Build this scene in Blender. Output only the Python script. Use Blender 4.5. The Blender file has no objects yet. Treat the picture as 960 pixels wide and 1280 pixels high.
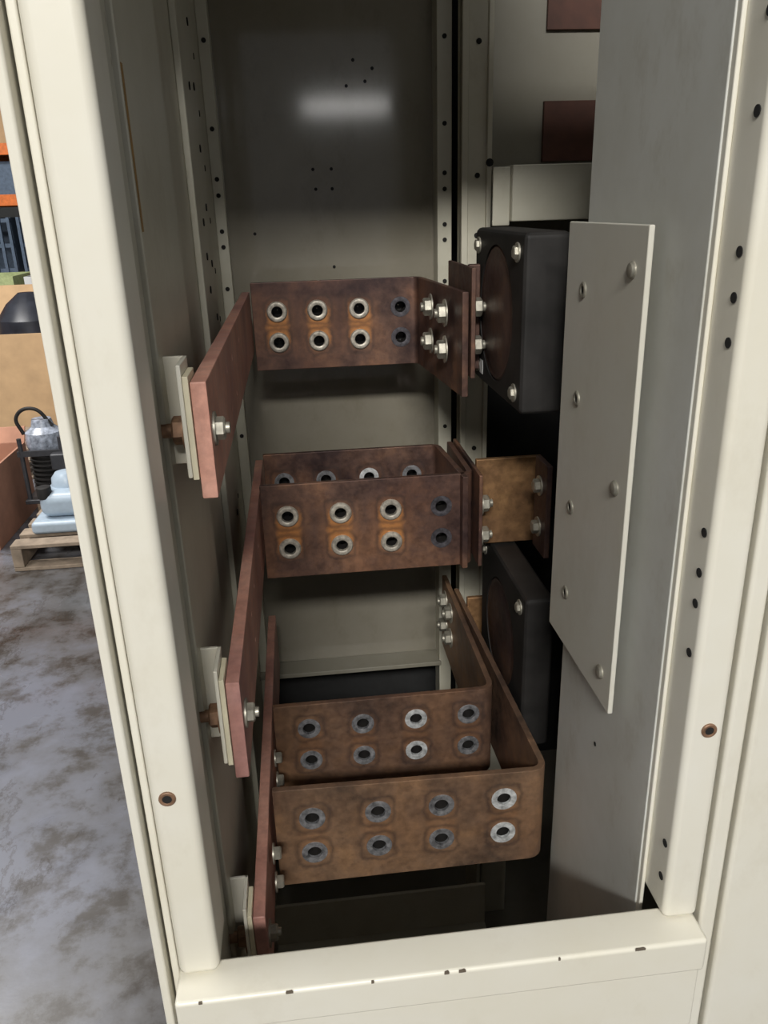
import bpy, math, random
from mathutils import Vector, Matrix
random.seed(4)
S = 0.7          # cabinet unit -> metres
CZ = 1.6         # eye height
scene = bpy.context.scene
COL = scene.collection

# ---------------------------------------------------------------- materials
def new_mat(name):
    m = bpy.data.materials.new(name); m.use_nodes = True
    nt = m.node_tree
    return m, nt, nt.nodes['Principled BSDF']
def noise(nt, scale, detail=4, rough=0.6, stretch=None):
    tc = nt.nodes.new('ShaderNodeTexCoord')
    n = nt.nodes.new('ShaderNodeTexNoise')
    n.inputs['Scale'].default_value = scale
    n.inputs['Detail'].default_value = detail
    n.inputs['Roughness'].default_value = rough
    if stretch:
        mp = nt.nodes.new('ShaderNodeMapping'); mp.inputs['Scale'].default_value = stretch
        nt.links.new(tc.outputs['Object'], mp.inputs['Vector']); nt.links.new(mp.outputs[0], n.inputs['Vector'])
    else:
        nt.links.new(tc.outputs['Object'], n.inputs['Vector'])
    return n
def ramp(nt, src, stops):
    r = nt.nodes.new('ShaderNodeValToRGB')
    el = r.color_ramp.elements
    while len(el) < len(stops): el.new(0.5)
    for e, (p, c) in zip(el, stops):
        e.position = p; e.color = (c[0], c[1], c[2], 1)
    nt.links.new(src, r.inputs[0]); return r
def mixc(nt, fac, a, b, mode='MIX'):
    m = nt.nodes.new('ShaderNodeMix'); m.data_type = 'RGBA'; m.blend_type = mode
    for inp, val in ((0, fac), (6, a), (7, b)):
        if hasattr(val, 'links'): nt.links.new(val, m.inputs[inp])
        elif inp == 0: m.inputs[0].default_value = val
        else: m.inputs[inp].default_value = (val[0], val[1], val[2], 1)
    return m.outputs[2]
def mth(nt, op, a, b=None, clamp=False):
    n = nt.nodes.new('ShaderNodeMath'); n.operation = op; n.use_clamp = clamp
    for i, v in enumerate((a, b)):
        if v is None: continue
        if hasattr(v, 'links'): nt.links.new(v, n.inputs[i])
        else: n.inputs[i].default_value = v
    return n.outputs[0]
def bump(nt, bsdf, src, strength, dist=0.002):
    b = nt.nodes.new('ShaderNodeBump'); b.inputs['Strength'].default_value = strength
    b.inputs['Distance'].default_value = dist
    nt.links.new(src, b.inputs['Height']); nt.links.new(b.outputs[0], bsdf.inputs['Normal'])

def paint(name, col, dirt=0.25, rough=0.4, chips=True, bmp=0.06, smudge=0.10):
    m, nt, b = new_mat(name)
    n1 = noise(nt, 3.5, 5, 0.65)
    d = tuple(c * (1 - dirt) for c in col); d = (d[0], d[1] * 0.98, d[2] * 0.92)
    r1 = ramp(nt, n1.outputs[0], [(0.3, d), (0.65, col)])
    out = r1.outputs[0]
    if chips:
        n2 = noise(nt, 26, 3, 0.5, (1, 1, 0.35))
        r2 = ramp(nt, n2.outputs[0], [(0.735, (0, 0, 0)), (0.755, (1, 1, 1))])
        out = mixc(nt, r2.outputs[0], out, (0.16, 0.11, 0.06))
    n5 = noise(nt, 9, 6, 0.75, (1, 1, .6))
    r5 = ramp(nt, n5.outputs[0], [(0.34, (1 - smudge, 1 - smudge*1.15, 1 - smudge*1.4)), (0.46, (1, 1, 1))])
    out = mixc(nt, 1.0, out, r5.outputs[0], 'MULTIPLY')
    nt.links.new(out, b.inputs['Base Color'])
    b.inputs['Roughness'].default_value = rough
    if bmp:
        n3 = noise(nt, 60, 2)
        bump(nt, b, n3.outputs[0], bmp)
    return m
def plain(name, col, rough=0.5, metal=0.0, var=0.2, scale=30, bmp=0.0, spec=0.5):
    m, nt, b = new_mat(name)
    n = noise(nt, scale, 4)
    r = ramp(nt, n.outputs[0], [(0.3, tuple(c * (1 - var) for c in col)), (0.7, tuple(min(1, c * (1 + var)) for c in col))])
    nt.links.new(r.outputs[0], b.inputs['Base Color'])
    b.inputs['Roughness'].default_value = rough; b.inputs['Metallic'].default_value = metal
    b.inputs['Specular IOR Level'].default_value = spec
    if bmp: bump(nt, b, n.outputs[0], bmp)
    return m
def copper(name, dark, mid, hi, scale=9, metal=0.5, rough=0.5, stain=None):
    m, nt, b = new_mat(name)
    n = noise(nt, scale, 6, 0.68)
    r = ramp(nt, n.outputs[0], [(0.35, dark), (0.5, mid), (0.67, hi)])
    nb = noise(nt, scale*0.45, 3, 0.5)
    rb = ramp(nt, nb.outputs[0], [(0.38, (0.60, 0.58, 0.66)), (0.6, (1.0, 1.0, 1.0))])
    n2 = noise(nt, 70, 4, 0.7)
    r2 = ramp(nt, n2.outputs[0], [(0.3, (0.72, 0.72, 0.74)), (0.62, (1, 1, 1))])
    out = mixc(nt, 1.0, r.outputs[0], rb.outputs[0], 'MULTIPLY')
    out = mixc(nt, 1.0, out, r2.outputs[0], 'MULTIPLY')
    if stain:   # heat / plating stain left around the clinch-nut columns
        x0, pitch, ncol, z1, z2, amt = stain
        tc = nt.nodes.new('ShaderNodeTexCoord'); sp = nt.nodes.new('ShaderNodeSeparateXYZ')
        nt.links.new(tc.outputs['Object'], sp.inputs[0])
        nd = noise(nt, 45, 3)
        wob = mth(nt, 'MULTIPLY', mth(nt, 'SUBTRACT', nd.outputs[0], 0.5), 0.016)
        a = mth(nt, 'DIVIDE', mth(nt, 'SUBTRACT', sp.outputs[0], x0), pitch)
        ra = mth(nt, 'MINIMUM', mth(nt, 'MAXIMUM', mth(nt, 'ROUND', a), 0.0), float(ncol-1))
        dx = mth(nt, 'ABSOLUTE', mth(nt, 'MULTIPLY', mth(nt, 'SUBTRACT', a, ra), pitch))
        dx = mth(nt, 'ADD', dx, wob)
        dzm = mth(nt, 'ADD', mth(nt, 'ABSOLUTE', mth(nt, 'SUBTRACT', sp.outputs[2], (z1+z2)/2)), wob)
        dz = mth(nt, 'ABSOLUTE', mth(nt, 'SUBTRACT', dzm, abs(z1-z2)/2))
        ex = mth(nt, 'MULTIPLY', mth(nt, 'SUBTRACT', .023, dx), 120, True)
        ez = mth(nt, 'MULTIPLY', mth(nt, 'SUBTRACT', abs(z1-z2)/2 + .010, dzm), 90, True)
        core = mth(nt, 'MULTIPLY', mth(nt, 'MULTIPLY', ex, ez), amt)
        hx = mth(nt, 'MULTIPLY', mth(nt, 'SUBTRACT', .042, dx), 36, True)
        hz = mth(nt, 'MULTIPLY', mth(nt, 'SUBTRACT', abs(z1-z2)/2 + .03, dzm), 36, True)
        halo = mth(nt, 'MULTIPLY', mth(nt, 'MULTIPLY', hx, hz), amt*.35)
        p = mth(nt, 'POWER', mth(nt, 'ADD', mth(nt, 'POWER', dx, 4.0), mth(nt, 'POWER', dz, 4.0)), 0.25)
        o = mth(nt, 'SUBTRACT', 1.0, mth(nt, 'MULTIPLY', mth(nt, 'ABSOLUTE', mth(nt, 'SUBTRACT', p, .0235)), 200), True)
        o = mth(nt, 'MULTIPLY', o, 0.5)
        out = mixc(nt, halo, out, (0.45, 0.21, 0.09))
        out = mixc(nt, core, out, (0.60, 0.26, 0.085))
        out = mixc(nt, o, out, (0.055, 0.04, 0.038))
    nt.links.new(out, b.inputs['Base Color'])
    b.inputs['Metallic'].default_value = metal
    rr = ramp(nt, n2.outputs[0], [(0.3, (rough - 0.1,) * 3), (0.7, (rough + 0.12,) * 3)])
    nt.links.new(rr.outputs[0], b.inputs['Roughness'])
    bump(nt, b, n2.outputs[0], 0.08, 0.001)
    return m

M_POST = paint('cream_painted_steel', (0.75, 0.725, 0.64), 0.06, 0.35, False, 0.05, 0.05)
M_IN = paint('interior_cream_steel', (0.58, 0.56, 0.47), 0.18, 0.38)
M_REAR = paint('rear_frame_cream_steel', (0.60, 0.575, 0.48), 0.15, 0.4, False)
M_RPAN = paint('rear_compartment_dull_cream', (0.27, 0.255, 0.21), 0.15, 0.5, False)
M_BACK = paint('rear_cream_shade_darkened', (0.26, 0.24, 0.196), 0.18, 0.085, False, 0)  # same cream paint, its weaker light put into a darker colour
M_SIDE = paint('grey_white_side_steel', (0.65, 0.655, 0.62), 0.18, 0.42, False, 0.05, 0.12)
M_PLATE = paint('cover_plate_grey', (0.63, 0.615, 0.555), 0.08, 0.4, False, 0.05, 0.05)
M_DARK = plain('void_shade_black', (0.02, 0.02, 0.02), 0.8)  # black stands in for the unlit depth behind the rear panels
M_HOLE = plain('hole_black', (0.012, 0.011, 0.01), 0.9)
CU1 = ((0.08, 0.048, 0.042), (0.19, 0.108, 0.078), (0.36, 0.185, 0.105))
CU2 = ((0.15, 0.10, 0.07), (0.33, 0.20, 0.12), (0.50, 0.285, 0.145))
M_CU = copper('tarnished_copper', *CU1)
M_CUD = copper('dark_tarnished_copper', (0.06, 0.04, 0.036), (0.12, 0.073, 0.058), (0.20, 0.115, 0.075))
M_CUG = copper('golden_copper', (0.16, 0.09, 0.045), (0.36, 0.20, 0.09), (0.54, 0.31, 0.135), 12)
M_SALMON = copper('salmon_copper_bar', (0.52, 0.25, 0.185), (0.62, 0.32, 0.24), (0.68, 0.38, 0.295), 10, 0.0, 0.55)
M_ZINC = plain('zinc_plated_steel', (0.38, 0.36, 0.30), 0.45, 0.65, 0.3, 90)
M_ZRING = plain('galvanised_ring', (0.50, 0.46, 0.39), 0.45, 0.5, 0.45, 120)
M_DRING = plain('dull_lead_ring', (0.24, 0.24, 0.25), 0.5, 0.5, 0.6, 110)
M_DKRING = plain('unplated_dark_ring', (0.085, 0.08, 0.09), 0.5, 0.5, 0.6, 110)
M_WRING = plain('whitish_zinc_ring', (0.50, 0.51, 0.51), 0.55, 0.3, 0.5, 110)
M_HOLECUP = plain('blind_nut_barrel', (0.035, 0.032, 0.03), 0.6, 0.5)  # near-black so the added cups read as unlit hole depth
M_BRASS = plain('rusty_brass_nut', (0.26, 0.15, 0.09), 0.55, 0.4, 0.4, 90)
M_BLACK = plain('black_epoxy', (0.022, 0.0205, 0.0195), 0.6, 0, 0.4, 14, 0.05, 0.25)
M_GLASTIC = plain('yellowed_insulator', (0.68, 0.62, 0.45), 0.5, 0, 0.12, 30)
M_BROWN = plain('brown_phenolic_board', (0.085, 0.03, 0.018), 0.6)
M_RUST = plain('rust_streak', (0.33, 0.20, 0.07), 0.8)
M_CHIP = plain('bare_chipped_steel', (0.12, 0.095, 0.07), 0.7)
M_LABEL = plain('white_label', (0.7, 0.7, 0.68), 0.6, 0, 0.05)
M_CARD = plain('cardboard', (0.50, 0.33, 0.18), 0.85, 0, 0.12, 6)
M_REDC = plain('red_brown_cardboard', (0.40, 0.20, 0.13), 0.85, 0, 0.15, 8)
M_WOOD = plain('pallet_wood', (0.27, 0.21, 0.155), 0.85, 0, 0.3, 14)
M_ORANGE = plain('orange_rack_paint', (0.75, 0.18, 0.03), 0.5)
M_BLUE = plain('blue_grey_steel', (0.10, 0.14, 0.20), 0.5, 0.2)
M_PALE = plain('pale_blue_plastic', (0.38, 0.46, 0.54), 0.35, 0, 0.08)
M_WRAP = plain('white_plastic_wrap', (0.30, 0.33, 0.39), 0.3, 0, 0.6, 40)
M_WHITEC = plain('white_carton', (0.65, 0.66, 0.66), 0.7, 0, 0.1, 6)
M_GREEN = plain('green_carton', (0.40, 0.46, 0.22), 0.7)
M_BAG = plain('black_bag', (0.02, 0.022, 0.03), 0.35, 0, 0.4, 8)
M_WALL = plain('warehouse_wall_paint', (0.35, 0.35, 0.33), 0.8, 0, 0.1, 2)
M_BLOCK = plain('dark_equipment', (0.05, 0.05, 0.055), 0.45, 0.3)

# concrete floor
M_FLOOR, nt, b = new_mat('stained_concrete')
n1 = noise(nt, 1.5, 8, 0.62); n2 = noise(nt, 6, 7, 0.7); n3 = noise(nt, 1.8, 4, 0.55)
r1 = ramp(nt, n1.outputs[0], [(0.38, (0.065, 0.058, 0.052)), (0.48, (0.115, 0.112, 0.115)), (0.60, (0.17, 0.176, 0.208))])
r2 = ramp(nt, n2.outputs[0], [(0.38, (0.62, 0.57, 0.51)), (0.50, (1, 1, 1))])
c = mixc(nt, 1.0, r1.outputs[0], r2.outputs[0], 'MULTIPLY')
n4 = noise(nt, 2.2, 9, 0.72, (1, .45, 1))
r4 = ramp(nt, n4.outputs[0], [(0.53, (1, 1, 1)), (0.545, (0.55, 0.5, 0.45)), (0.56, (1, 1, 1))])
c = mixc(nt, 0.75, c, r4.outputs[0], 'MULTIPLY')
nt.links.new(c, b.inputs['Base Color'])
rr = ramp(nt, n3.outputs[0], [(0.42, (0.10,) * 3), (0.56, (0.36,) * 3)])
nt.links.new(rr.outputs[0], b.inputs['Roughness'])
bump(nt, b, n2.outputs[0], 0.2, 0.003)

# ---------------------------------------------------------------- mesh builder
AX = {'x': ((1,0,0),(0,1,0),(0,0,1)), '-x': ((-1,0,0),(0,0,1),(0,1,0)),
      'y': ((0,1,0),(0,0,1),(1,0,0)), '-y': ((0,-1,0),(1,0,0),(0,0,1)),
      'z': ((0,0,1),(1,0,0),(0,1,0)), '-z': ((0,0,-1),(0,1,0),(1,0,0))}
class MB:
    def __init__(s, metres=False):
        s.v = []; s.f = []; s.m = []; s.metres = metres
    def box(s, x0, x1, y0, y1, z0, z1, m=0):
        i = len(s.v)
        s.v += [(x0,y0,z0),(x1,y0,z0),(x1,y1,z0),(x0,y1,z0),(x0,y0,z1),(x1,y0,z1),(x1,y1,z1),(x0,y1,z1)]
        for q in ((0,3,2,1),(4,5,6,7),(0,1,5,4),(1,2,6,5),(2,3,7,6),(3,0,4,7)):
            s.f.append(tuple(i + k for k in q)); s.m.append(m)
        return s
    def lathe(s, c, axis, prof, segs=24, m=0, closed=False, ph=0.0):
        d, a, bb = [Vector(k) for k in AX[axis]]; c = Vector(c); i0 = len(s.v); n = len(prof)
        for r, t in prof:
            for k in range(segs):
                an = ph + 2 * math.pi * k / segs
                s.v.append(tuple(c + d * t + a * (r * math.cos(an)) + bb * (r * math.sin(an))))
        rng = range(n) if closed else range(n - 1)
        for j in rng:
            j2 = (j + 1) % n
            for k in range(segs):
                k2 = (k + 1) % segs
                s.f.append((i0 + j*segs + k, i0 + j*segs + k2, i0 + j2*segs + k2, i0 + j2*segs + k)); s.m.append(m)
        if not closed:
            s.f.append(tuple(i0 + k for k in reversed(range(segs)))); s.m.append(m)
            s.f.append(tuple(i0 + (n-1)*segs + k for k in range(segs))); s.m.append(m)
        return s
    def cyl(s, c, axis, r, h, segs=24, m=0):
        return s.lathe(c, axis, [(r, 0), (r, h)], segs, m)
    def ring(s, c, axis, ri, ro, h, segs=28, m=0):
        e = (ro - ri) * 0.2
        return s.lathe(c, axis, [(ri, -h*0.5), (ri, h*0.75), (ri + e, h), (ro - 1.6*e, h), (ro, h*0.45), (ro, -h*0.5)], segs, m, True)
    def bolt(s, c, axis, r=0.0155, h=0.014, m=0, shank=0.0, ph=0.3):
        s.lathe(c, axis, [(r*1.45, 0), (r*1.45, 0.003)], 24, m)
        s.lathe(c, axis, [(r, 0.003), (r, h*0.85), (r*0.82, h)], 6, m, ph=ph)
        if shank:
            s.lathe(c, axis, [(r*0.5, h), (r*0.5, h+shank*0.9), (r*0.4, h+shank)], 16, m)
        return s
    def prism(s, pts, z0, z1, m=0):
        i = len(s.v); n = len(pts)
        s.v += [(p[0], p[1], z0) for p in pts] + [(p[0], p[1], z1) for p in pts]
        s.f.append(tuple(i + k for k in reversed(range(n)))); s.m.append(m)
        s.f.append(tuple(i + n + k for k in range(n))); s.m.append(m)
        for k in range(n):
            k2 = (k + 1) % n
            s.f.append((i+k, i+k2, i+n+k2, i+n+k)); s.m.append(m)
        return s
    def build(s, name, mats, parent=None, bevel=0.0, segs=2, cut=None):
        me = bpy.data.meshes.new(name)
        vs = s.v if s.metres else [(x*S, y*S, CZ + z*S) for x, y, z in s.v]
        me.from_pydata(vs, [], s.f); me.update()
        if not isinstance(mats, (list, tuple)): mats = [mats]
        for mm in mats: me.materials.append(mm)
        for p, k in zip(me.polygons, s.m): p.material_index = k
        import bmesh
        bm = bmesh.new(); bm.from_mesh(me); bmesh.ops.recalc_face_normals(bm, faces=bm.faces); bm.to_mesh(me); bm.free()
        for p in me.polygons: p.use_smooth = True
        me.set_sharp_from_angle(angle=math.radians(33))
        ob = bpy.data.objects.new(name, me); COL.objects.link(ob)
        if bevel:
            k = 1 if s.metres else S
            bv = ob.modifiers.new('bevel', 'BEVEL'); bv.width = bevel * k; bv.segments = segs
            bv.limit_method = 'ANGLE'; bv.angle_limit = math.radians(40); bv.harden_normals = True
        if cut:
            co = cut.build(name + '_cut', M_HOLE)
            bo = ob.modifiers.new('holes', 'BOOLEAN'); bo.object = co; bo.operation = 'DIFFERENCE'; bo.solver = 'EXACT'
            if bevel: bv.harden_normals = False
            bpy.context.view_layer.update()
            dg = bpy.context.evaluated_depsgraph_get()
            me2 = bpy.data.meshes.new_from_object(ob.evaluated_get(dg))
            ob.modifiers.clear(); ob.data = me2
            bpy.data.objects.remove(co)
            for p in me2.polygons: p.use_smooth = True
            me2.set_sharp_from_angle(angle=math.radians(25))
            wn = ob.modifiers.new('wn', 'WEIGHTED_NORMAL'); wn.keep_sharp = True; wn.weight = 100
        if parent: ob.parent = parent
        return ob
def empty(name):
    e = bpy.data.objects.new(name, None); COL.objects.link(e); e.empty_display_size = 0.1; return e

def rounded_path(pts, r, n=6):
    out = [Vector(pts[0])]
    for i in range(1, len(pts) - 1):
        p = Vector(pts[i]); a = (Vector(pts[i-1]) - p).normalized(); c = (Vector(pts[i+1]) - p).normalized()
        p0 = p + a * r; p1 = p + c * r
        for k in range(n + 1):
            t = k / n
            out.append(p0 * (1-t)**2 + p * 2*t*(1-t) + p1 * t*t)
    out.append(Vector(pts[-1])); return out
def ribbon(mb, pts, t, z0, z1, r=0.02, m=0, drop=0.0):
    P = rounded_path(pts, r); L = []; R = []; Zs = []
    x0, x1 = pts[0][0], pts[1][0]
    for i, p in enumerate(P):
        d = (P[min(i+1, len(P)-1)] - P[max(i-1, 0)]).normalized(); nrm = Vector((-d.y, d.x))
        L.append(p + nrm * t/2); R.append(p - nrm * t/2)
        f = max(0, min(1, (p.x - x0)/(x1 - x0))) if p.y < pts[1][1] + r*1.2 else 1
        Zs.append(z1 - drop*f)
    i0 = len(mb.v); n = len(P)
    for q in range(n):
        mb.v += [(R[q].x,R[q].y,z0),(L[q].x,L[q].y,z0),(L[q].x,L[q].y,Zs[q]),(R[q].x,R[q].y,Zs[q])]
    for q in range(n-1):
        a = i0 + q*4; c = a + 4
        for k in range(4):
            k2 = (k+1) % 4
            mb.f.append((a+k, a+k2, c+k2, c+k)); mb.m.append(m)
    mb.f.append((i0+3,i0+2,i0+1,i0)); mb.m.append(m)
    e = i0 + (n-1)*4
    mb.f.append((e,e+1,e+2,e+3)); mb.m.append(m)

# ---------------------------------------------------------------- cabinet
cab = empty('switchgear_cabinet')
YF = 0.81
def P(name, mb, mats, bevel=0.003, segs=2): return mb.build(name, mats, cab, bevel, segs)
P('post_left', MB().box(-.220, -.164, YF, .90, -.975, .80), M_POST, .012, 4)
P('post_left_return', MB().box(-.2315, -.2215, YF+.012, .90, -2.25, .95), M_POST, .003)
P('side_panel_left', MB().box(-.247, -.2345, YF-.004, 2.62, -2.25, .95), M_POST, .004)
P('post_right', MB().box(.468, .520, YF, .892, -.975, .80), M_POST, .010, 4)
P('post_right_inner_lip', MB().box(.462, .468, .872, .892, -1.95, .80), M_POST, .002)
P('sill', MB().box(-.222, .518, .770, .835, -1.035, -.975), M_POST, .006, 3)
P('sill_front_panel', MB().box(-.218, .514, .776, .80, -2.25, -1.036), M_POST, .004)
P('header', MB().box(-.222, .524, .78, .86, .70, .95), M_POST, .006, 3)
P('roof', MB().box(-.247, .50, .78, 2.62, .95, .965), M_IN, .002)  # right part left off so ambient light reaches the rear compartment
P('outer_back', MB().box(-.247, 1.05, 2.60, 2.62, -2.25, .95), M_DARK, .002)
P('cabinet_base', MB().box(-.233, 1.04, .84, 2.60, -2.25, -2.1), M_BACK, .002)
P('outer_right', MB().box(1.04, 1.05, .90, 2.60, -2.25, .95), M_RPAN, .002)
P('neighbour_edge_strip', MB().box(.524, .549, YF-.002, .90, -2.25, .95), M_POST, .006, 3)
P('neighbour_front_panel', MB().box(.553, 1.25, YF-.008, .86, -2.25, .95), M_POST, .006, 3)
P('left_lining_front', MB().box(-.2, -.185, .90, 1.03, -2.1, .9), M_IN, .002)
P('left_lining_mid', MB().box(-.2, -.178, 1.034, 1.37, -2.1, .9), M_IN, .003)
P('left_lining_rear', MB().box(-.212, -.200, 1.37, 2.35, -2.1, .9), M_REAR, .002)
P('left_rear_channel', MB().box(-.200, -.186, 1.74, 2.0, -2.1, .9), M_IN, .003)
P('right_side_sheet', MB().box(.460, .466, .882, 1.265, -1.95, .9), M_SIDE, .002)
P('right_sheet_fold', MB().box(.460, .480, 1.262, 1.268, -1.95, .9), M_SIDE, .001)
P('cover_plate', MB().box(.436, .444, .987, 1.285, -.742, -.030), M_PLATE, .002)
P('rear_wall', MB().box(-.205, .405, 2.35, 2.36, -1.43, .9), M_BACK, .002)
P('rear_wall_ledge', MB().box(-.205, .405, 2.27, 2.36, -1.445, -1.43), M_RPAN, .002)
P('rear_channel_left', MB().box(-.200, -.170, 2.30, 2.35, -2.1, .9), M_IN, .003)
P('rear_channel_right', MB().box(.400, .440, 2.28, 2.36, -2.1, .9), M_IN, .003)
P('rear_post', MB().box(.455, .472, 2.22, 2.28, -2.1, .9).box(.455, .535, 2.235, 2.25, -2.1, .9).box(.522, .535, 2.22, 2.28, -2.1, .9), M_REAR, .002)
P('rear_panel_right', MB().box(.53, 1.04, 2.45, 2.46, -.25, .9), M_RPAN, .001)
P('phenolic_boards', MB().box(.735, 1.0, 2.435, 2.45, .108, .265).box(.735, 1.0, 2.435, 2.45, .440, .9), M_BROWN, .001)
P('duct_box', MB().box(.560, .95, 2.10, 2.42, -.045, .088).box(.515, .56, 2.12, 2.13, -.055, .085), M_IN, .003)
P('lower_beam', MB().box(-.17, .42, 1.66, 1.67, -1.92, -1.78).box(-.17,.42,1.60,1.67,-1.93,-1.92), M_IN, .003)
P('lower_right_channel', MB().box(.425, .437, 1.80, 1.95, -2.1, -1.25).box(.455, .53, 1.85, 1.86, -2.1, -1.22), M_REAR, .003)
P('lower_right_bracket', MB().box(.400, .46, 1.16, 1.165, -1.60, -1.42).box(.415,.46,1.02,1.165,-1.50,-1.49), M_IN, .002)
P('lower_copper_stub', MB().box(.44, .52, 1.60, 1.61, -1.62, -1.52), M_CU, .002)
P('rust_streak', MB().box(-.1778, -.1772, 1.036, 1.046, -.02, .16), M_RUST, 0)
h = MB()
for z in (.34, .22, .10, -.02, -.14, -.26, -.50, -.75, -1.0):
    h.cyl((-.1995, 2.14, z), 'x', .007, .002, 12); h.cyl((-.1855, 1.93, z+.03), 'x', .008, .002, 12)
for z in (.24, -.02, -.09, -.16):
    h.cyl((-.1855, 1.84, z), 'x', .008, .002, 12)
for z in (.40, .20, .08, .04, -.05, -.09, -.20, -.62, -1.15):
    h.cyl((.420, 2.2795, z), '-y', .006, .002, 12); h.cyl((-.185, 2.2995, z), '-y', .006, .002, 12)
for z in (.36, .05, -.10, -.2, -.7, -1.2):
    h.cyl((.4995, 2.2345, z+.02), '-y', .007, .002, 12)
for x, z in ((.07, .10), (.12, .10), (.075, .05), (.12, .05), (.115, -.155), (-.10, -.06), (.17, .30), (.19, .36), (.24, .34), (.22,.31)):
    h.cyl((x, 2.3495, z), '-y', .0045, .001, 10)
for z in (.215, .128, -.005, -.052, -.10, -.325, -.378, -.42, -.49, -.8, -.86):
    h.cyl((.4675, .829, z - .05), '-x', .006, .001, 14)
h.cyl((.4595, 1.08, -.87), '-x', .004, .001, 12)
h.cyl((.5285, 2.2195, .10), '-y', .010, .003, 12)
P('punched_holes', h, M_HOLE, 0)
sc = MB()
for c in ((-.198, YF-.001, -.672), (.497, YF-.001, -.648)):
    sc.ring(c, '-y', .006, .0105, .002, 20, 0); sc.cyl(c, '-y', .0061, .0008, 16, 1)
P('post_inserts', sc, [M_BRASS, M_HOLE], 0)
ch = MB()
for x, w_ in ((-.19, .005), (-.075, .010), (.04, .004), (.14, .007), (.16, .010), (.30, .003), (.41, .015)):
    pts = [(x, .7697), (x + w_*.3, .7695), (x + w_, .7697), (x + w_*.8, .7715 + random.uniform(0, .0015)), (x + w_*.4, .771 + random.uniform(0, .0015)), (x+w_*.1, .7715)]
    ch.prism(pts, -.9790, -.9750)
P('paint_chips', ch, M_CHIP, 0)
cp = MB()
for y, z in ((1.205, -.127), (1.205, -.295), (1.205, -.480), (1.205, -.640)):
    cp.ring((.436, y, z), '-x', .0065, .0125, .003, 20, 0); cp.cyl((.436, y, z), '-x', .0067, .001, 14, 1)
for y, z in ((1.027, -.086), (1.027, -.385), (1.027, -.690)):
    cp.lathe((.436, y, z), '-x', [(.0115, 0), (.0115, .002), (.009, .005), (.004, .0065)], 20, 0)
P('cover_plate_fasteners', cp, [M_ZINC, M_HOLE], 0)
for i, (x, y) in enumerate(((.446, 2.40), (.452, 2.42), (.449, 2.38))):
    cu = bpy.data.curves.new('cable_%d' % (i+1), 'CURVE'); cu.dimensions = '3D'; cu.bevel_depth = .004*S; cu.bevel_resolution = 3
    sp = cu.splines.new('BEZIER'); sp.bezier_points.add(5)
    for k, bp in enumerate(sp.bezier_points):
        bp.co = ((x + random.uniform(-.006, .006))*S, y*S, CZ + (.8 - k*.35)*S); bp.handle_left_type = bp.handle_right_type = 'AUTO'
    ob = bpy.data.objects.new(cu.name, cu); ob.data.materials.append(M_BLACK); COL.objects.link(ob); ob.parent = cab

# ---------------------------------------------------------------- left riser bars + brackets
for idx, (zt, zb, rear) in enumerate(((-.197, -.352, 2.16), (-.636, -.805, 2.10), (-1.089, -1.258, 2.05))):
    e = empty('riser_busbar')
    cut = MB()
    for yy in ((1.30, 1.42, 1.62) if idx < 2 else ()):
        cut.cyl((-.15, yy, (zt+zb)/2 + .035), 'x', .006, .05, 16); cut.cyl((-.15, yy+.03, (zt+zb)/2 - .035), 'x', .006, .05, 16)
    MB().box(-.139, -.118, 1.0, rear, zb, zt).build('bar', M_SALMON, e, .0025, 2, cut if cut.v else None)
    MB().box(-.147, -.1395, .996, 1.06, zb + .028, zt + .008).build('insulating_strip', M_GLASTIC, e, .001)
    zc = (zt + zb)/2 + .008
    MB().bolt((-.118, 1.035, zc), 'x', .0155, .015, 0, .006).build('bolt_right', M_ZINC, e)
    MB().bolt((-.154, 1.035, zc), '-x', .019, .018, 0, .016).build('nut_left', M_BRASS, e)
    br = empty('support_bracket')
    MB().box(-.205, -.1475, 1.066, 1.072, zb + .03, zt + .022).box(-.1535, -.1475, .998, 1.072, zb + .03, zt + .022).build('angle', M_POST, br, .0015)

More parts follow.
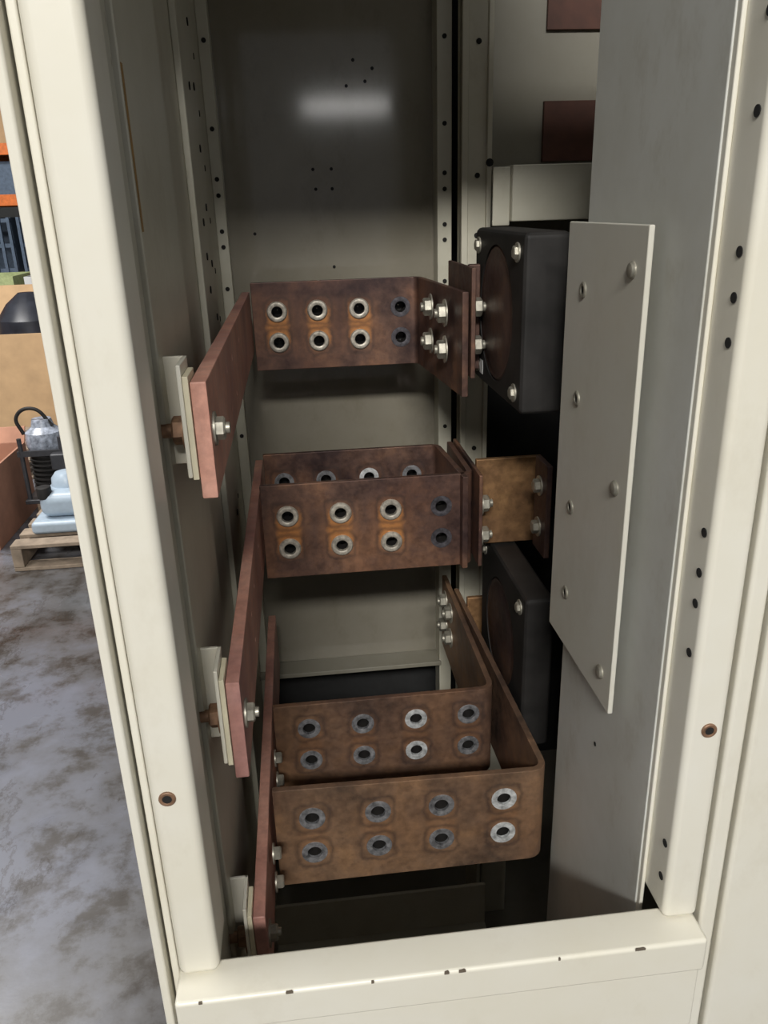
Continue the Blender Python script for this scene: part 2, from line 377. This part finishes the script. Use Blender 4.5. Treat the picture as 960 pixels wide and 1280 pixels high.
# ---------------------------------------------------------------- crossbars
def busbar(pts, zt, hgt, cols, rows, tint, style, stain=0.0, r=.022, scale=8, drop=0.0):
    e = empty('copper_busbar')
    mb = MB(); t = .014
    ribbon(mb, pts, t, zt - hgt, zt, r, 0, drop)
    cut = MB(); parts = {1: MB(), 0: MB(), 2: MB(), 3: MB()}; cups = MB()
    yf = pts[0][1] - t/2
    x0, x1 = pts[0][0], pts[1][0]
    for ci, fx in enumerate(cols):
        x = x0 + (x1 - x0)*fx
        for ri, fz in enumerate(rows):
            z = zt - hgt*fz
            cut.cyl((x, yf - .03, z), 'y', .0150, .08, 24)
            cups.lathe((x, yf, z), '-y', [(.0142, -.006), (.0142, -.045), (.001, -.045), (.001, -.049), (.0195, -.049), (.0195, -.0145), (.0149, -.0143), (.0149, -.006)], 24, 0, True)  # closed cup added behind each hole to hide the bright wall
            st = style[ci]
            if st == 1:
                parts[1].lathe((x, yf, z), '-y', [(.0142, -.006), (.0142, .006), (.018, .0075), (.0235, .0065), (.0262, .003), (.0262, -.001)], 28, 0, True)
            else:
                parts[st].lathe((x, yf, z), '-y', [(.0142, -.006), (.0142, .0012), (.019, .002), (.0255, .0015), (.0262, -.001)], 28, 0, True)
    sx = x0 + (x1-x0)*cols[0]; pitch = (cols[-1]-cols[0])/3*(x1-x0)
    n = sum(1 for s_ in style if s_ == 1) or 4
    mat = copper('tarnished_copper_bar', *tint, scale=scale,
                 stain=(sx*S, pitch*S, n, CZ + (zt-hgt*rows[0])*S, CZ + (zt-hgt*rows[1])*S, stain))
    mb.build('bar', mat, e, 0.002, 2, cut)
    cups.build('added_hole_cups', M_HOLECUP, e)
    for k, nm, mt in ((1, 'clinch_nuts', M_ZRING), (0, 'dark_inserts', M_DKRING), (2, 'flush_inserts', M_DRING), (3, 'zinc_inserts', M_WRING)):
        if parts[k].v: parts[k].build(nm, mt, e)
    return e
H = .235
e = busbar([(-.112, 2.10), (.318, 2.10), (.352, 1.67)], -.170, .222, (.145, .385, .635, .885), (.33, .68), CU1, (1,1,1,0), .75)
b_ = MB()
for y in (1.78, 1.91):
    for z in (-.225, -.305): b_.bolt((.338 - (y-1.67)*.08, y, z), '-x', .021, .020, 0, .006)
b_.build('joint_bolts', M_ZINC, e)
MB().box(.362, .372, 1.66, 1.92, -.350, -.122).build('joint_plate', M_CU, e, .002)
b_ = MB()
for z in (-.205, -.285): b_.bolt((.372, 1.70, z), 'x', .020, .022, 0, .008)
b_.build('joint_nuts', M_ZINC, e)
MB().box(.372, .398, 1.735, 1.75, -.345, -.12).build('primary_bar', M_CU, e, .003)
e = busbar([(-.112, 2.0), (.346, 2.0), (.366, 1.72)], -.592, H, (.11, .35, .60, .85), (.33, .68), CU1, (2,2,3,2), .2)
e = busbar([(-.112, 1.75), (.384, 1.75), (.384, 2.02)], -.592, H, (.12, .37, .61, .855), (.33, .68), CU1, (1,1,1,0), .85)
MB().box(.394, .403, 1.70, 2.02, -.815, -.585).build('joint_plate', M_CU, e, .002)
b_ = MB()
for z in (-.665, -.745): b_.bolt((.403, 1.73, z), 'x', .020, .022, 0, .008)
b_.build('joint_nuts', M_ZINC, e)
MB().box(.403, .565, 1.775, 1.790, -.79, -.57).build('primary_bar', M_CUG, e, .003)
MB().box(.522, .535, 1.60, 1.69, -.76, -.54).build('terminal_plate', M_CUD, e, .002)
b_ = MB()
for z in (-.60, -.70): b_.bolt((.522, 1.65, z), '-x', .016, .016, 0)
b_.build('terminal_bolts', M_ZINC, e)
e = busbar([(-.112, 1.52), (.388, 1.52), (.388, 2.12)], -1.036, H, (.155, .40, .645, .89), (.27, .64), CU2, (2,2,3,2), .12, .03, 6)
b_ = MB()
for y in (1.98, 2.06):
    for z in (-1.09, -1.17): b_.bolt((.381, y, z), '-x', .020, .020, 0, .006)
for z in (-1.115, -1.175): b_.bolt((-.112, 1.44, z), 'x', .013, .016, 0)
b_.build('joint_bolts', M_ZINC, e)
e = busbar([(-.108, 1.245), (.430, 1.245), (.410, 2.05)], -1.036, H, (.135, .375, .61, .845), (.31, .67), CU2, (2,2,2,3), .12, .03, 6, .012)
b_ = MB()
for z in (-1.13, -1.20): b_.bolt((-.112, 1.18, z), 'x', .013, .016, 0)
b_.build('joint_bolts', M_ZINC, e)
MB().box(.418, .53, 1.93, 1.945, -1.23, -1.02).build('primary_bar', M_CUG, e, .003)

# ---------------------------------------------------------------- current transformers
def ct(zc, x0=.40, x1=.486, y0=1.41, y1=1.80, hh=.162):
    e = empty('current_transformer')
    yc = (y0+y1)/2 + .005
    r = .134
    body = MB().box(x0, x1, y0, y1, zc - hh, zc + hh)
    cut = MB().cyl((x0 - .05, yc, zc), 'x', r, .085, 56)
    body.build('moulded_body', M_BLACK, e, .012, 3, cut)
    b_ = MB()
    for y in (y0 + .04, y1 - .04):
        for z in (zc + hh - .035, zc - hh + .035): b_.bolt((x0, y, z), '-x', .012, .010, 0)
    b_.build('mount_bolts', M_ZINC, e)
    MB().lathe((x0 + .034, yc, zc), '-x', [(.1335, 0), (.1335, .03), (.128, .033), (.118, .031), (.110, .034), (.06, .034), (.02, .034)], 56).build('primary_disc', M_CUD, e)
    MB().box(x0 - .0006, x0, y1 - .09, y1 - .06, zc - hh + .02, zc - hh + .05).build('label', M_LABEL, e)
    return e
ct(-.210)
ct(-.985, .445, .512, 1.47, 1.88, .19)

# ---------------------------------------------------------------- warehouse
def W(): return MB(True)
W().box(-14, 10, -14, 16, -.05, 0).build('floor', M_FLOOR)
W().box(-14, 10, 14, 14.2, 0, 7).build('wall_back', M_WALL)
W().box(-14.2, -14, -14, 14, 0, 7).build('wall_left', M_WALL)

def pallet(x0, y0, lx=1.1, ly=1.0):
    mb = W()
    for k in range(7):
        mb.box(x0, x0+lx, y0 + k*(ly-.09)/6, y0 + k*(ly-.09)/6 + .09, .115, .135)
    for k in range(3):
        xx = x0 + k*(lx-.05)/2; mb.box(xx, xx+.05, y0, y0+ly, .02, .115)
    for k in range(3):
        yy = y0 + k*(ly-.09)/2; mb.box(x0, x0+lx, yy, yy+.09, 0, .02)
    return mb.build('wooden_pallet', M_WOOD, None, .004)
pallet(-1.44, 3.66, 1.1, .95)
pallet(-2.25, 5.15, 1.2, .9)
e = empty('pump_unit')
W().box(-1.37, -.95, 3.78, 4.12, .136, .20).build('base', M_PALE, e, .02, 3)
W().box(-1.33, -1.0, 3.82, 4.10, .20, .33).build('housing', M_PALE, e, .05, 4)
W().lathe((-1.22, 3.98, .32), 'z', [(.075, 0), (.07, .05), (.05, .075), (.03, .08)], 24).build('dome', M_PALE, e)
W().cyl((-1.30, 3.86, .30), 'z', .035, .06, 24).build('cap', M_BLACK, e, .005)
e = empty('electric_motor_assembly')
W().box(-1.54, -1.28, 4.25, 4.53, .136, .16).build('base_plate', M_BLOCK, e, .005)
mb = W()
for x in (-1.52, -1.31):
    for y in (4.28, 4.50): mb.cyl((x, y, .16), 'z', .012, .34, 12)
mb.box(-1.54, -1.29, 4.27, 4.29, .40, .43).box(-1.54, -1.29, 4.49, 4.51, .40, .43)
mb.build('frame_rods', M_BLOCK, e)
mb = W(); prof = []
for k in range(9):
    prof += [(.075, k*.026), (.095, k*.026 + .005), (.095, k*.026+.014), (.075, k*.026 + .019)]
mb.lathe((-1.42, 4.39, .17), 'z', prof, 28); mb.build('finned_body', M_BLACK, e)
W().lathe((-1.42, 4.39, .40), 'z', [(.085, 0), (.10, .04), (.095, .11), (.06, .14), (.05, .18)], 24).build('wrapped_head', M_WRAP, e)
W().box(-1.36, -1.26, 4.22, 4.34, .33, .42).build('terminal_box', M_BLOCK, e, .01)
cu = bpy.data.curves.new('lifting_handle', 'CURVE'); cu.dimensions = '3D'; cu.bevel_depth = .010
sp = cu.splines.new('BEZIER'); sp.bezier_points.add(3)
for bp, co in zip(sp.bezier_points, ((-1.52, 4.37, .5), (-1.54, 4.37, .60), (-1.45, 4.37, .64), (-1.36, 4.37, .54))):
    bp.co = co; bp.handle_left_type = bp.handle_right_type = 'AUTO'
ob = bpy.data.objects.new('lifting_handle', cu); ob.data.materials.append(M_BLACK); COL.objects.link(ob); ob.parent = e
def carton(name, x0, x1, y0, y1, z0, z1, mat, flap=.0):
    t = .012; mb = W()
    mb.box(x0, x1, y0, y0+t, z0, z1).box(x0, x1, y1-t, y1, z0, z1).box(x0, x0+t, y0+t, y1-t, z0, z1).box(x1-t, x1, y0+t, y1-t, z0, z1)
    mb.box(x0+t, x1-t, y0+t, y1-t, z0, z0+t)
    if flap:
        i = len(mb.v)
        for ya, yb in ((y1, y1+flap*.5),):
            mb.v += [(x0, ya-t, z1), (x1, ya-t, z1), (x1, yb, z1+flap), (x0, yb, z1+flap), (x0, ya, z1), (x1, ya, z1), (x1, yb+t, z1+flap), (x0, yb+t, z1+flap)]
            for q in ((0,1,2,3),(7,6,5,4),(0,4,5,1),(1,5,6,2),(2,6,7,3),(3,7,4,0)): mb.f.append(tuple(i+k for k in q)); mb.m.append(0)
    return mb.build(name, mat, None, .002)
carton('cardboard_bin', -3.3, -1.75, 6.2, 7.3, 0, .80, M_CARD, .26)
carton('cardboard_box', -2.4, -1.60, 3.95, 4.6, 0, .40, M_REDC, .08)
W().lathe((-2.12, 6.75, .55), 'z', [(.15, 0), (.26, .12), (.25, .30), (.16, .42), (.06, .5)], 14).build('plastic_rubbish_bag', M_BAG, None)
e = empty('pallet_rack')
mb = W()
for x in (-6.4, -4.2, -1.9):
    for y in (9.2, 10.2): mb.box(x-.05, x+.05, y-.04, y+.04, 0, 4.6)
    for k in range(6): mb.box(x-.015, x+.015, 9.2, 10.2, .3 + k*.75, .34 + k*.75)
mb.build('uprights', M_BLUE, e)
mb = W()
for z in (.95, 1.72, 2.20, 3.1, 4.1):
    mb.box(-6.4, -1.9, 9.15, 9.2, z, z+.11).box(-6.4, -1.9, 10.2, 10.25, z, z+.11)
mb.build('beams', M_ORANGE, e, .006)
mb = W()
for z in (.95, 1.72, 2.20, 3.1): mb.box(-6.38, -1.95, 9.2, 10.2, z+.06, z+.1)
mb.build('decking', M_WOOD, e)
for zz, hh in ((1.06, .55),):
    for k in range(5):
        x0 = -6.3 + k*.86; mb = W()
        for j in range(9):
            mb.box(x0 + j*.095, x0 + j*.095 + .03, 9.22, 9.25, zz, zz+hh)
        for q in range(3): mb.box(x0, x0+.79, 9.25, 9.27, zz + q*.25, zz + q*.25+.04)
        mb.box(x0, x0+.79, 10.0, 10.03, zz, zz+hh).box(x0, x0+.03, 9.27, 10.0, zz, zz+hh).box(x0+.76, x0+.79, 9.27, 10.0, zz, zz+hh)
        mb.build('steel_stillage', M_BLUE, None)
for k in range(7):
    x0 = -6.2 + k*.6
    carton('storage_carton', x0, x0+.5, 9.3, 9.95, 1.83, 1.83+random.uniform(.2, .32), random.choice((M_BLUE, M_CARD, M_BLOCK)))
    carton('storage_carton', x0, x0+.52, 9.3, 9.95, 2.31, 2.31+random.uniform(.4, .7), random.choice((M_CARD, M_CARD, M_BLUE)))
    carton('storage_carton', x0, x0+.5, 8.3, 8.95, 0, random.uniform(.95, 1.15), (M_WHITEC, M_GREEN)[k % 2])

# ---------------------------------------------------------------- lights
def area(name, loc, target, sx, sy, power, col=(1, .97, .9)):
    l = bpy.data.lights.new(name, 'AREA'); l.shape = 'RECTANGLE'; l.size = sx; l.size_y = sy; l.energy = power; l.color = col
    o = bpy.data.objects.new(name, l); COL.objects.link(o); o.location = loc
    o.rotation_euler = (Vector(target) - Vector(loc)).to_track_quat('-Z', 'Y').to_euler(); return o
area('ceiling_lamp', (-.45, -3.5, 4.10), (.1, .8, 1.2), 1.6, .35, 260, (1, .98, .935))
area('ceiling_lamp', (.96, -10.2, 3.05), (.2, 1.5, 1.8), 1.3, .20, 8.5, (1, .98, .95))
area('ceiling_lamp', (-3.2, 4.2, 4.8), (-2.6, 5.5, 0), 2.4, .6, 280, (1, .98, .95))
area('ceiling_lamp', (-3.5, 1.0, 4.8), (-1.5, 3.0, 0), 2.4, .6, 130, (1, .98, .95))
w = bpy.data.worlds.new('warehouse_ambient'); scene.world = w; w.use_nodes = True
w.node_tree.nodes['Background'].inputs[0].default_value = (.95, .97, 1, 1)
w.node_tree.nodes['Background'].inputs[1].default_value = .26

# ---------------------------------------------------------------- camera
Yc = Vector((-118, 378, -990)).normalized()
Zc = Vector((-118, 2560, 990)).normalized()
Xc = Yc.cross(Zc).normalized(); Zc = Xc.cross(Yc).normalized()
a = .014
Xn = (Xc - a*Zc).normalized(); Zn = (Zc + a*Xc).normalized()
R = Matrix((Xn, Yc, Zn))
cam = bpy.data.cameras.new('camera'); co = bpy.data.objects.new('camera', cam); COL.objects.link(co)
co.matrix_world = Matrix.Translation((0, 0, CZ)) @ R.to_4x4()
cam.sensor_fit = 'VERTICAL'; cam.sensor_height = 24; cam.lens = 24*990/1280; cam.clip_start = .02
scene.camera = co
scene.view_settings.view_transform = 'Standard'
